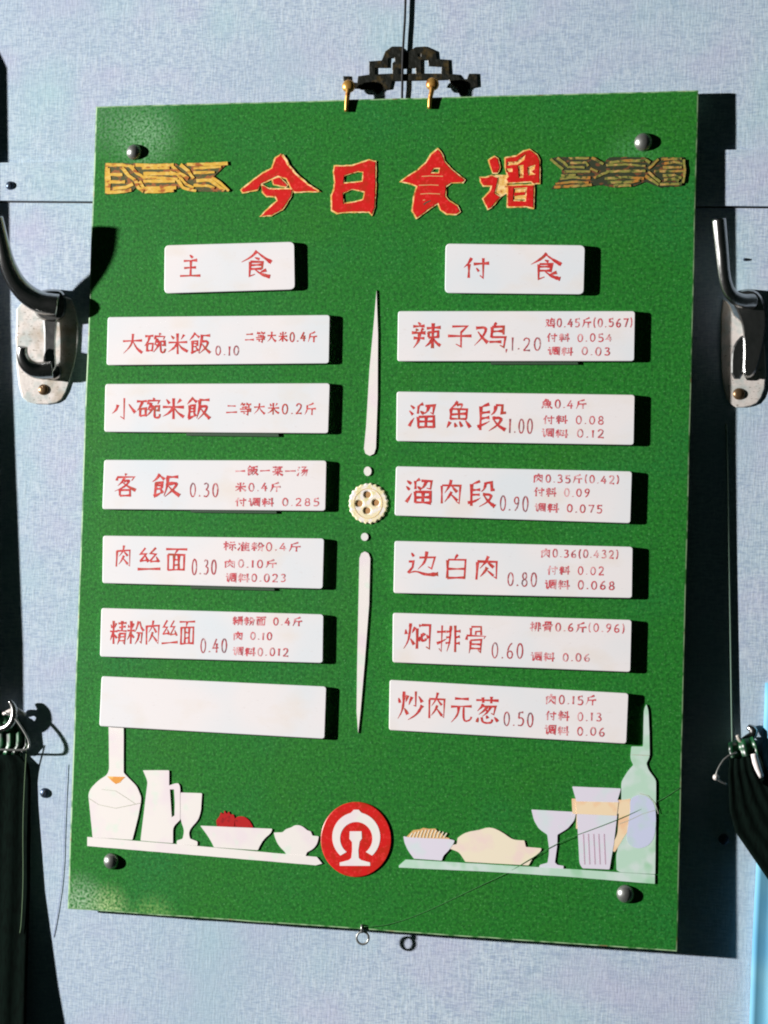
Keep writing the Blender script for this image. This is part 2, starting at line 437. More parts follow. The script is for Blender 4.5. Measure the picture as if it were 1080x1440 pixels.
c4 = enamel('title_character', [
    (t4([(210, 290), (300, 235), (350, 270), (380, 400), (340, 485), (270, 480), (240, 400)]), []),
    (t4([(90, 530), (170, 530), (260, 505), (350, 530), (345, 600), (310, 750), (390, 800), (250, 960), (200, 985), (130, 830), (230, 720), (250, 660), (140, 660), (100, 600)]), []),
    (t4([(440, 260), (600, 230), (700, 165), (780, 140), (890, 220), (925, 300), (925, 620), (830, 630), (800, 600), (480, 620), (450, 560), (480, 520), (460, 470), (440, 400)]),
     [t4([(630, 380), (690, 370), (690, 530), (640, 530)]), t4([(760, 400), (850, 370), (840, 420), (790, 450), (850, 490), (770, 500)]), t4([(480, 330), (600, 320), (720, 220), (700, 290), (610, 350), (480, 360)]), t4([(465, 420), (540, 420), (540, 450), (465, 450)])]),
    (t4([(470, 640), (850, 630), (840, 970), (740, 945), (470, 950)]), [t4([(570, 690), (740, 680), (720, 860), (560, 850)])])],
    'fourth red title character 谱 with a gold rim')
prism('gold_rim', t4([(300, 500), (470, 500), (480, 560), (470, 640), (590, 700), (730, 690), (720, 840), (570, 840), (460, 760), (400, 800), (320, 740), (350, 560)]), [], .00001, .00062, M_gold, c4)
prism('gold_rim', t4([(470, 250), (880, 240), (880, 560), (470, 560)]), [], .000015, .00060, M_gold, c4)
prism('red_face', rough(t4([(575, 745), (725, 735), (715, 775), (570, 790)]), 3, .3), [], .0005, .0011, M_red, c4)

# ---- sheaf ornaments either side of the title
def sheaf(T, base, leaves, mb, mg, label, w):
    r = prism('sheaf_ornament', rough(base, 4, .5), [], .00002, .0007, mb, board, label=label); ORG[r.name] = ORG[board.name]
    for i, l in enumerate(leaves):
        pts = T(l)
        prism('leaf', rough(ribbon_poly(pts, w * random.uniform(.85, 1.15), w * random.uniform(.7, 1.1)), 4, .35), [], .0005, .00105 + i * .000012, mg, r)
L5 = lambda p: tr(135, 190, 5.4, p)
sheaf(L5, L5([(65, 212), (600, 215), (640, 235), (700, 212), (1010, 203), (900, 310), (1020, 430), (700, 428), (640, 400), (560, 430), (350, 438), (310, 395), (270, 432), (68, 452)]),
      [[(75, 228), (200, 226), (290, 240)], [(80, 228), (78, 340), (80, 440)], [(95, 250), (100, 350), (95, 430)], [(110, 300), (200, 300)], [(110, 355), (220, 355)], [(80, 436), (190, 430), (268, 418)], [(130, 405), (230, 395), (280, 370)],
       [(195, 245), (250, 310), (300, 345)], [(255, 232), (310, 290), (350, 310)], [(300, 345), (320, 400), (360, 425)], [(330, 350), (360, 400), (420, 415)],
       [(300, 228), (450, 232), (590, 225)], [(350, 248), (560, 248)], [(360, 292), (600, 292)], [(340, 318), (480, 325), (620, 335)], [(360, 350), (600, 350)], [(380, 402), (610, 398)], [(370, 428), (500, 426), (590, 418)],
       [(580, 235), (640, 290), (700, 330)], [(640, 225), (700, 270), (740, 330)], [(560, 280), (620, 300), (680, 370), (740, 400)], [(620, 340), (660, 400), (760, 424)],
       [(690, 222), (850, 222), (1000, 214)], [(740, 250), (860, 246), (950, 240)], [(740, 285), (900, 282)], [(760, 345), (880, 340)], [(740, 380), (850, 385), (900, 400)], [(880, 320), (950, 370), (1010, 424)], [(860, 340), (920, 380), (975, 420)]],
      M_ob, M_goldL, 'bright gold sheaf ornament left of the title', 4.5)
R5 = lambda p: tr(765, 180, 4.909, p)
sheaf(R5, R5([(35, 212), (90, 198), (330, 200), (415, 236), (450, 202), (690, 200), (735, 236), (800, 200), (965, 202), (985, 290), (960, 398), (800, 410), (700, 372), (600, 408), (470, 410), (400, 395), (330, 400), (50, 420), (125, 335), (120, 275)]),
      [[(45, 215), (100, 260), (130, 285)], [(90, 208), (140, 240), (160, 265)], [(170, 210), (310, 208)], [(180, 240), (290, 238), (305, 262)], [(160, 268), (280, 272)], [(140, 300), (320, 300)], [(110, 350), (200, 340), (320, 345)], [(80, 385), (200, 372), (310, 378)], [(70, 408), (200, 402), (330, 392)], [(120, 330), (220, 322)],
       [(330, 205), (370, 225), (410, 250)], [(320, 280), (370, 300)], [(345, 345), (400, 320), (440, 305)],
       [(440, 240), (560, 225), (690, 225)], [(430, 258), (560, 250), (700, 262)], [(430, 300), (700, 296)], [(420, 350), (560, 340), (690, 348)], [(440, 375), (600, 372), (660, 360)], [(480, 398), (600, 396)],
       [(690, 210), (730, 240)], [(790, 215), (750, 255), (720, 280)], [(720, 300), (760, 340), (800, 370)], [(700, 330), (790, 392)],
       [(810, 215), (950, 212)], [(830, 245), (900, 235), (955, 245)], [(820, 272), (950, 270)], [(760, 298), (970, 298)], [(820, 330), (900, 325), (950, 345)], [(830, 360), (900, 350), (930, 365)], [(800, 388), (950, 386)], [(965, 215), (972, 300), (960, 380)]],
      M_obR, M_goldR, 'tarnished dark gold sheaf ornament right of the title', 3.6)

# ---- centre divider
prism('divider_spindle', [(529.5, 408), (531.5, 470), (531, 560), (528.6, 630), (526, 638), (520, 641), (514, 638), (511.8, 631), (514.8, 600), (519.5, 520), (526, 450)], [], .00002, .0011, M_white, board, label='upper ivory divider spindle tapering upwards')
prism('divider_spindle', [(503.6, 1031), (501.4, 1000), (502.3, 930), (504, 850), (505.4, 785), (508, 778), (513, 775.5), (518, 778), (520.6, 785), (519, 850), (513, 930), (507, 1000)], [], .00002, .0011, M_white, board, label='lower ivory divider spindle tapering downwards')
prism('divider_dot', ell(516.9, 662.7, 5.4, 6.6, 16), [], .00002, .0011, M_white, board)
prism('divider_dot', ell(512.7, 755, 5.2, 5.6, 16), [], .00002, .0011, M_white, board)
bt = []
for i in range(48):
    a = 2 * math.pi * i / 48; r = 27.2 + (1.0 if i % 2 else -.6) + random.uniform(-.4, .4); bt.append((518 + r * math.cos(a), 708 + r * 1.03 * math.sin(a)))
eyes = [(516.9, 695.6), (505.4, 708.1), (528.7, 706.9), (516.5, 718.1)]
btn = prism('round_button', bt, [ell(x, y, 5, 4.6, 12) for x, y in eyes], .00002, .0016, M_but, board, bevel=(1.6, .0006, M_but), label='ivory round button with four holes in the divider')
ORG[btn.name] = ORG[board.name]
for x, y in eyes: prism('button_eye', ell(x, y, 5.4, 5, 12), [], .00001, .0006, M_butd, btn)
prism('button_rim', ell(517.5, 708, 20.5, 21.5, 36), [ell(517.5, 708, 19.3, 20.3, 36)], .0010, .00175, mat('button_ring_line', s(226, 200, 150), .5), btn)

# ---- rail emblem
em = prism('rail_emblem', ell(500.7, 1180.5, 49.6, 52.8, 72), [], .00002, .0012, M_red, board, bevel=(.8, .0003, M_red), label='round red railway emblem in white and red')
ORG[em.name] = ORG[board.name]
E5 = lambda p: tr(430, 1100, 4.696, p)
arc = []
cx, cy = 333, 352
for i in range(33):
    a = math.radians(131 + (409 - 131) * i / 32); arc.append((cx + 161 * math.cos(a), cy + 166 * math.sin(a)))
# nub on the top
arc2 = []
for x, y in arc:
    arc2.append((x, y))
top = [i for i, (x, y) in enumerate(arc2) if 300 < x < 368 and y < 220]
arc2 = arc2[:top[0]] + [(300, 190), (315, 178), (350, 178), (368, 190)] + arc2[top[-1] + 1:]
inner = []
for i in range(33):
    a = math.radians(418 - (418 - 122) * i / 32); inner.append((cx + 110 * math.cos(a), cy + 96 * math.sin(a)))
ao = [(cx + 160 * math.cos(math.radians(a_)), 362 + 165 * math.sin(math.radians(a_))) for a_ in [131 + (409 - 131) * i / 40 for i in range(41)]]
ai = [(cx + 105 * math.cos(math.radians(a_)), 372 + 108 * math.sin(math.radians(a_))) for a_ in [415 - (415 - 125) * i / 40 for i in range(41)]]
nub = [i for i, (x, y) in enumerate(ao) if 300 < x < 366 and y < 260]
ao = ao[:nub[0]] + [(302, 196), (316, 180), (350, 180), (364, 196)] + ao[nub[-1] + 1:]
prism('emblem_arch', offset(E5(ao + ai), -.35), [], .0011, .00135, M_white, em)
prism('emblem_rail', E5([(290, 324), (368, 324), (370, 372), (356, 392), (347, 450), (350, 500), (366, 514), (424, 530), (425, 552), (224, 552), (224, 530), (284, 514), (300, 500), (306, 450), (305, 395), (288, 374)]), [], .0011, .00136, M_white, em)

# ---- tableware cut-outs
T1 = lambda p: tr(100, 940, 4.645, p)
T2 = lambda p: tr(240, 1060, 4.696, p)
T3 = lambda p: tr(540, 1100, 4.154, p)
T4 = lambda p: tr(720, 960, 4.233, p)
def cut(name, pts, m, label=None, d=.0016, holes=(), d0=.00002, par=None):
    if name.split('_')[0] in ('decanter', 'goblet', 'bowl', 'platter', 'coupe', 'bottle', 'mug', 'red', 'pitcher', 'dish', 'tumbler'): pts = soften(pts, 1.3)
    o = prism(name, rough(pts, 12, .1), [list(h) for h in holes], d0 * .6, d * .6, m, par or board, label=label)
    ORG[o.name] = ORG[board.name]; return o
cut('shelf_cutout', [(122.6, 1176.8), (260, 1188), (445.5, 1205), (453, 1214.4), (444, 1216.8), (122.6, 1189.7)], M_white, 'white shelf strip at the lower left', .0018)
dec = cut('decanter_cutout', T1([(245, 376), (343, 380), (343, 680), (375, 715), (430, 770), (458, 840), (455, 880), (440, 960), (400, 1120), (140, 1103), (115, 850), (112, 820), (130, 780), (180, 730), (235, 695), (248, 660)]), M_white, 'white long necked decanter cutout standing on the left shelf')
cut('orange_mark', T1([(235, 705), (355, 708), (335, 725), (320, 745), (290, 755), (265, 735)]), M_orange, None, .00175, d0=.0015, par=dec)
cut('scored_line', ribbon_poly(T1([(118, 850), (180, 890), (290, 913), (390, 893), (456, 878)]), .8), M_line, None, .00172, d0=.0015, par=dec)
cut('scored_line', ribbon_poly(T1([(200, 790), (290, 800), (360, 845), (420, 885)]), .6), M_line, None, .00173, d0=.0015, par=dec)
cut('pitcher_cutout', T1([(468, 665), (640, 665), (640, 765), (680, 750), (700, 750), (712, 770), (712, 990), (690, 1010), (665, 1040), (665, 1142), (453, 1125), (500, 735)]), M_white, 'white tall jug cutout with handle on the left shelf', .0017, [T1([(645, 790), (672, 790), (677, 880), (675, 960), (657, 972)])])
cut('goblet_cutout', T1([(715, 810), (855, 815), (848, 930), (830, 990), (780, 1045), (768, 1080), (778, 1112), (825, 1130), (825, 1158), (690, 1148), (690, 1125), (728, 1112), (740, 1060), (722, 1010), (709, 960)]), M_white, 'white goblet cutout beside the jug', .0015)
dish = cut('dish_cutout', T2([(195, 475), (670, 495), (665, 520), (620, 560), (598, 590), (575, 637), (285, 617), (268, 580), (240, 535)]), M_white, 'white flat dish cutout holding red fruit', .0017)
for pts in ([(305, 480), (300, 440), (325, 410), (330, 385), (350, 400), (355, 372), (370, 398), (385, 378), (392, 400), (415, 400), (425, 430), (425, 484)], [(418, 484), (425, 425), (450, 412), (485, 414), (515, 435), (535, 465), (545, 488)]):
    cut('red_fruit', T2(pts), M_straw, None, .0012, par=dish)
cut('bowl_cutout', T2([(680, 520), (740, 518), (760, 497), (800, 485), (815, 473), (845, 470), (875, 482), (900, 505), (925, 512), (935, 540), (978, 545), (968, 595), (940, 630), (900, 650), (888, 682), (765, 675), (757, 650), (715, 610), (690, 560)]), M_white, 'white small bowl cutout heaped with rice', .0015)
cut('shelf_cutout', [(561, 1217), (570.5, 1208.6), (680, 1215), (800, 1222), (921, 1230), (920.8, 1243), (800, 1233), (690, 1226), (561, 1220)], M_aqua, 'pale green shelf strip at the lower right', .0018)
br = cut('bowl_cutout', T3([(113, 315), (140, 322), (385, 332), (412, 340), (410, 352), (382, 395), (345, 430), (338, 458), (175, 447), (140, 400), (118, 350)]), M_lilac, 'white noodle bowl cutout with ribbed orange top', .0017)
nd = cut('noodle_heap', T3([(128, 322), (150, 300), (170, 280), (210, 275), (230, 266), (262, 272), (300, 270), (318, 292), (345, 305), (350, 318), (380, 326), (384, 334)]), M_orange2, None, .0013, par=br)
for i in range(11):
    x = 150 + i * 20; y0 = 325; y1 = 325 - (18 + 30 * math.sin(math.pi * (i + 1.5) / 13))
    cut('noodle', ribbon_poly(T3([(x, y0), (x + 6, (y0 + y1) / 2), (x + 16, y1)]), 1.7), M_cream, None, .00165 + i * 1e-6, d0=.0012, par=nd)
cut('platter_cutout', T3([(430, 325), (465, 300), (500, 288), (560, 278), (600, 264), (640, 267), (690, 292), (740, 328), (770, 338), (820, 340), (828, 378), (920, 385), (915, 405), (870, 440), (845, 486), (475, 465), (440, 410), (410, 398), (382, 388), (392, 368), (425, 362)]), M_cream, 'cream platter cutout piled with food', .00155)
cut('coupe_glass_cutout', T4([(115, 755), (382, 770), (372, 820), (330, 870), (270, 905), (270, 960), (255, 1070), (270, 1085), (307, 1090), (305, 1116), (160, 1108), (165, 1085), (212, 1072), (222, 1000), (210, 905), (160, 870), (130, 820)]), M_lilac, 'pale coupe glass cutout on the right shelf', .0015)
mug = cut('mug_cutout', T4([(355, 690), (660, 698), (705, 690), (705, 860), (660, 930), (612, 1008), (590, 1000), (600, 960), (628, 900), (636, 780), (610, 775), (610, 850), (600, 880), (380, 870), (385, 782), (360, 780)]), M_peach, 'peach coloured mug cutout overlapping the bottle', .0019)
tum = cut('tumbler_cutout', T4([(358, 618), (648, 630), (642, 655), (628, 700), (636, 705), (606, 960), (580, 1112), (420, 1105), (402, 1080), (390, 860), (382, 700), (368, 655)]), M_lilac, 'ribbed pale tumbler cutout', .0021)
cut('drink_band', T4([(378, 706), (634, 712), (624, 792), (384, 782)]), M_peach, None, .00225, d0=.0019, par=tum)
for k, x in enumerate((428, 458, 490, 520, 552)):
    cut('glass_rib', ribbon_poly(T4([(x - 4, 900), (x, 990), (x + 4, 1082)]), 1.6), M_pinkl, None, .00222, d0=.0019, par=tum)
bot = cut('bottle_cutout', T4([(710, 380), (780, 380), (783, 250), (785, 160), (800, 128), (812, 165), (818, 300), (820, 440), (800, 480), (812, 520), (858, 580), (857, 760), (852, 1140), (640, 1128), (622, 1115), (620, 1030), (640, 930), (652, 880), (650, 590), (690, 525), (722, 490), (703, 450)]), M_aqua, 'pale green bottle cutout with a lilac label', .0018)
cut('bottle_label', smooth_poly(T4([(700, 690), (760, 662), (820, 685), (856, 740), (857, 880), (830, 960), (760, 992), (700, 970), (680, 930), (690, 850), (705, 760)]), 2), M_lilac2, None, .00195, d0=.0017, par=bot)
cut('scored_line', ribbon_poly(T4([(640, 840), (700, 818), (780, 780), (850, 760)]), .7), M_line, None, .00205, d0=.0018, par=bot)
cut('scored_line', ribbon_poly(T4([(760, 660), (810, 672), (850, 715), (870, 780)]), .8), M_line, None, .00206, d0=.0018, par=bot)
cut('cap_line', ribbon_poly(T4([(712, 428), (815, 434)]), .9), M_line, None, .00193, d0=.0017, par=bot)

# ---- screw eye under the board, brass hooks and fretwork hanger at the top
eye = [(510 + 8.5 * math.cos(a), 1319 + 9 * math.sin(a)) for a in [2 * math.pi * i / 20 for i in range(21)]]
tube('screw_eye', [B(x, y, -.001) for x, y in eye], .0009, M_rivet, board, 8)
tube('screw_eye_shank', [B(509, 1300, .0012), B(509, 1312, .0012)], .0012, M_rivet, board, 8)
Hh = lambda p: tr(460, 0, 4.5, p)
hol = [Hh([(305, 430), (385, 430), (388, 370), (425, 365), (428, 388), (412, 400), (412, 465), (305, 470)]), Hh([(455, 437), (558, 430), (560, 465), (456, 468)]),
       Hh([(597, 382), (636, 382), (642, 420), (722, 425), (722, 465), (597, 465)]), Hh([(575, 340), (593, 340), (593, 357), (575, 357)])]
hang = prism('fretwork_hanger', Hh([(100, 482), (140, 482), (142, 518), (190, 525), (195, 482), (265, 472), (265, 388), (345, 382), (368, 325), (410, 294), (460, 294), (500, 328), (520, 325), (560, 297), (620, 294), (690, 325), (695, 372), (770, 378), (775, 467), (830, 472), (852, 500), (885, 500), (898, 466), (950, 466), (955, 550), (905, 560), (880, 605), (840, 605), (820, 560), (790, 540), (770, 505), (700, 508), (412, 514), (400, 566), (350, 572), (320, 596), (285, 572), (185, 562), (110, 560)]), hol, .0003, .0013, M_black, board, P=Wl, bevel=(.7, .0003, M_black), side=M_black, back=True, label='blackened fretwork hanger showing above the board')
for (hx, hy, sx, sy) in ((490, 121, 487, 157), (608, 118, 604, 153)):
    hk = tube('brass_hook', [B(hx, hy, -.004), B(hx + .3, hy, .001), B(hx - .4, hy + 8, .0024), B(sx + .6, sy - 14, .0022), B(sx, sy, .0018)], [.0022, .0024, .0021, .0019, .0016], M_brass, board, 12, sm=1)
    ORG[hk.name] = ORG[board.name]
    c = B(hx, hy, .0015)
    lathe('hook_collar', c, OUT, [(.0050, -.003), (.0054, 0), (.0044, .0016), (.002, .0024), (0, .0025)], M_brass, hk, 16)
# cord
cordp = [Wl(571, -60, .0024), Wl(570, 20, .0024), Wl(567, 62, .0024), Wl(566, 100, .0024), Wl(565.5, 131, .0024), Wl(565, 170, .001)]
tag(tube('hanging_cord', cordp, .0010, M_cord, None, 8, sm=1), 'thin black cord running up from the fretwork hanger', 'cord')

# ================================================================ PLAQUES
G = {
'主': 'd 46 5 58 16;h 20 29 80 27;h 24 56 76 54;h 6 90 94 89;s 50 28 50 89',
'食': 'p 52 2 35 22 4 42;n 50 4 68 22 96 42;d 46 24 58 32;z 30 40 68 39 66 64;h 32 51 66 50;h 32 64 66 63;g 30 40 30 93 46 84;p 82 68 62 78;n 46 66 66 84 94 93',
'付': 'p 32 5 20 30 3 50;s 21 34 21 95;h 38 32 97 30;g 75 8 75 92 62 83;d 48 50 60 64',
'大': 'h 6 38 94 35;p 50 5 48 40 34 68 6 92;n 50 40 66 70 96 92',
'碗': 'h 2 18 42 16;p 23 18 16 40 2 60;s 14 50 14 84;z 14 50 38 49 37 82;h 14 80 38 79;d 66 3 73 12;d 48 14 46 32;g 48 18 94 17 88 30;p 60 27 54 42 44 56;p 56 39 70 38 64 60 42 86;d 52 52 62 60;z 74 40 92 39 92 58 82 58;c 74 40 74 84 82 91 95 88 97 74',
'米': 'd 20 12 32 30;p 80 10 66 30;h 6 45 94 43;s 50 4 50 96;p 48 46 34 68 6 86;n 52 46 68 68 96 86',
'飯': 'p 28 2 16 20 2 34;d 26 8 46 24;z 14 38 37 37 37 62;h 15 49 36 49;h 15 62 36 61;s 14 38 14 90;p 8 94 22 88 40 76;d 30 66 42 82;h 52 14 94 12;p 57 14 55 50 44 92;p 58 41 90 38 78 66 48 94;n 58 50 74 72 99 92',
'小': 'g 50 4 50 92 36 84;p 27 32 20 54 4 72;n 70 30 82 50 97 68',
'客': 'd 46 2 56 11;d 14 16 11 32;g 14 18 88 17 79 30;p 46 22 36 38 18 52;p 42 33 72 31 52 54 4 74;n 36 38 62 58 97 70;s 28 70 28 96;z 28 70 73 69 73 96;h 28 93 73 92',
'肉': 's 13 25 13 96;g 13 25 87 23 87 92 74 84;p 52 2 46 26 25 52;d 50 26 74 48;p 52 46 42 66 24 86;d 50 58 76 82',
'丝': 'z 32 3 12 28 34 27 10 58;h 10 58 46 54;d 34 38 48 60;z 76 3 56 28 78 27 54 58;h 54 58 92 54;d 78 38 94 60;h 3 91 97 87',
'面': 'h 3 8 97 6;p 52 8 42 28;s 13 30 13 95;z 13 30 87 29 87 95;h 13 93 87 92;s 38 30 38 92;s 62 30 62 92;h 38 50 62 49;h 38 71 62 70',
'精': 'd 6 18 13 32;p 40 14 30 32;h 1 44 45 43;s 22 5 22 96;p 21 48 12 66 1 80;d 25 54 42 70;h 50 14 97 12;h 54 28 93 27;h 47 43 99 41;s 73 3 73 42;p 57 54 56 78 47 97;g 57 54 90 53 90 94 79 87;h 57 68 89 67;h 57 81 89 80',
'粉': 'd 6 18 13 32;p 40 14 30 32;h 1 44 45 43;s 22 5 22 96;p 21 48 12 66 1 80;d 25 54 42 70;p 66 6 60 28 48 46;n 76 6 84 28 99 44;g 55 52 89 50 87 92 75 85;p 70 52 66 74 50 96',
'辣': 'd 24 2 33 11;h 6 17 47 15;d 15 23 20 35;p 39 22 34 37;h 2 41 50 39;h 7 60 47 58;p 27 41 26 70 8 97;h 52 22 99 20;s 76 3 76 96;z 58 37 93 36 93 58;s 58 37 58 58;h 58 57 92 56;p 75 58 66 78 50 92;n 77 58 86 76 100 88',
'子': 'z 20 12 78 10 53 34;g 53 34 55 92 36 83;h 4 51 96 48',
'鸡': 'p 4 20 40 18 28 56 2 88;n 10 36 26 58 43 80;p 68 2 60 15;s 54 17 54 58;z 54 17 88 16 88 46;h 54 36 86 35;g 54 57 94 55 91 94 77 87;h 46 76 84 74',
'溜': 'd 7 10 20 22;d 3 34 15 46;p 3 94 12 78 22 60;p 52 4 35 13;s 35 13 34 44;d 44 34 56 44;g 58 12 93 11 88 43 78 38;p 72 13 68 32 56 46;s 36 54 36 97;z 36 54 91 53 91 97;h 36 95 91 94;h 36 75 91 74;s 63 54 63 95',
'魚': 'p 44 1 34 15 16 30;p 42 12 68 11 58 26;z 20 29 80 28 80 64;s 20 29 20 64;h 20 46 80 46;h 20 63 80 62;s 50 29 50 62;p 18 72 5 95;d 34 74 40 90;d 55 73 62 88;d 75 71 96 93',
'段': 'p 42 3 14 15;s 14 14 14 97;h 14 35 43 33;h 14 55 43 53;p 2 86 22 78 46 66;p 63 9 61 30 48 44;z 63 9 86 9 87 35 99 34;p 53 53 90 51 74 78 44 98;n 57 58 74 80 100 95',
'边': 'g 40 25 88 23 81 68 66 60;p 63 3 60 42 34 72;d 11 8 23 21;z 3 42 22 40 16 64 5 86;n 5 86 28 76 60 92 99 86',
'白': 'p 54 1 42 22;s 15 23 15 95;z 15 23 85 22 85 95;h 15 57 85 56;h 15 94 85 93',
'焖': 'd 5 26 10 44;p 40 18 30 38;p 22 5 22 44 16 72 1 94;d 25 58 40 78;d 54 5 61 15;s 50 20 50 95;g 62 10 95 9 95 94 83 86;d 58 52 55 66;c 64 42 66 66 80 67 81 56;d 70 36 76 46;d 83 42 90 54',
'排': 'h 2 26 40 24;g 22 3 22 93 9 84;p 1 66 18 60 41 48;p 58 5 58 60 45 95;h 42 25 58 23;h 42 45 58 43;h 40 67 58 63;s 79 3 79 97;h 79 24 98 23;h 79 44 97 43;h 79 67 99 66',
'骨': 's 27 4 27 32;z 27 4 73 3 73 32;z 50 32 50 18 73 18;d 10 32 7 48;g 8 35 94 33 86 46;p 26 50 26 74 19 97;g 26 50 75 49 75 94 62 87;h 26 65 75 64;h 26 79 75 78',
'炒': 'd 5 26 10 44;p 40 18 30 38;p 22 5 22 44 16 72 1 94;d 25 58 40 78;g 71 3 71 52 64 48;p 56 20 50 36 42 48;d 83 18 96 38;p 96 48 76 76 40 98',
'元': 'h 20 16 80 14;h 4 43 96 40;p 38 43 34 70 4 96;c 60 43 60 82 68 91 92 88 95 74',
'葱': 'h 4 14 96 12;s 32 3 32 24;s 68 3 68 24;p 34 26 26 38 10 50;g 30 35 86 33 79 64 66 58;p 50 36 36 50 14 64;p 66 36 52 54 30 68;d 44 44 54 53;d 14 76 9 92;c 28 72 34 92 70 93 74 80;d 46 66 54 78;d 80 70 94 86',
'二': 'h 16 28 84 26;h 4 78 96 76',
'等': 'p 24 2 8 22;h 18 13 45 12;d 28 14 35 25;p 64 2 52 20;h 60 13 93 12;d 72 14 79 25;h 20 36 80 35;s 50 28 50 50;h 4 51 96 49;h 8 67 92 65;g 66 56 66 95 54 88;d 34 74 43 87',
'斤': 'p 78 4 52 16 26 21;p 26 20 24 60 6 96;h 26 47 96 45;s 66 47 66 97',
'一': 'h 4 51 96 48',
'菜': 'h 4 14 96 12;s 32 3 32 23;s 68 3 68 23;p 80 25 50 31 18 35;d 26 38 33 49;d 48 36 53 47;p 77 37 66 49;h 4 59 96 57;s 50 50 50 97;p 48 60 34 78 6 92;n 52 60 68 78 96 92',
'汤': 'd 7 10 20 22;d 3 34 15 46;p 3 94 12 78 22 60;z 40 14 82 12 54 40;g 42 43 94 41 85 93 72 85;p 60 43 54 60 34 76;p 77 43 66 72 42 96',
'标': 'h 1 28 43 26;s 22 3 22 97;p 22 32 14 54 1 72;d 24 42 40 58;h 54 14 92 12;h 46 39 99 37;g 73 38 73 93 61 85;p 58 54 54 70 43 84;d 84 54 98 78',
'准': 'd 5 14 18 30;p 2 88 12 74 22 56;p 46 3 40 26 24 50;s 38 30 38 97;d 66 3 74 15;h 38 25 97 23;h 38 45 93 43;h 38 66 93 64;h 38 89 99 87;s 66 25 66 88',
'料': 'd 6 18 13 32;p 40 14 30 32;h 1 44 45 43;s 22 5 22 96;p 21 48 12 66 1 80;d 25 54 42 70;d 55 14 67 28;d 53 38 64 50;h 47 68 99 60;s 82 3 82 97',
'调': 'd 8 6 19 19;z 1 37 20 35 20 84;p 18 88 26 80 36 68;p 41 10 41 60 29 96;g 41 10 95 9 95 93 83 85;h 50 28 85 27;s 67 18 67 44;h 47 45 87 44;s 52 58 52 82;z 52 58 83 57 83 82;h 52 80 83 79',
'0': 'o 50 50 36 46', '1': 's 52 4 50 96', '2': 'c 14 26 22 8 50 2 78 12 80 34 60 60 12 94;h 12 94 90 93',
'3': 'c 16 14 40 3 74 10 72 34 42 46;c 42 46 80 54 84 78 56 96 12 88', '4': 'z 60 4 8 66 92 65;s 66 34 64 97',
'5': 'h 24 6 82 5;s 24 6 20 46;c 20 46 54 38 86 54 80 84 50 97 12 90', '6': 'c 76 5 40 18 16 52 20 84 50 97 82 84 82 58 50 48 20 64',
'7': 'z 12 8 86 7 44 96', '8': 'o 50 26 27 22;o 50 73 34 23', '9': 'c 80 36 54 54 22 44 18 18 48 3 80 12 82 40 66 72 30 97',
'.': 'd 46 84 56 94', '(': 'c 74 2 40 26 40 74 74 98', ')': 'c 26 2 60 26 60 74 26 98', ',': 'p 56 80 40 104', ' ': '',
}
ADV = {c: .66 for c in '023456789'}
ADV.update({'1': .44, '.': .34, '(': .4, ')': .4, ' ': .45, ',': .3})
PROF = {'h': (1.2, .72, 1.45), 's': (1.45, .9, 1.15), 'p': (1.4, 1.0, .2), 'n': (.4, 1.05, 1.75), 'd': (.45, 1.1, 1.35), 'z': (1.0, 1.05, 1.0), 'g': (1.1, 1.0, .45), 'c': (.9, 1.0, .85)}
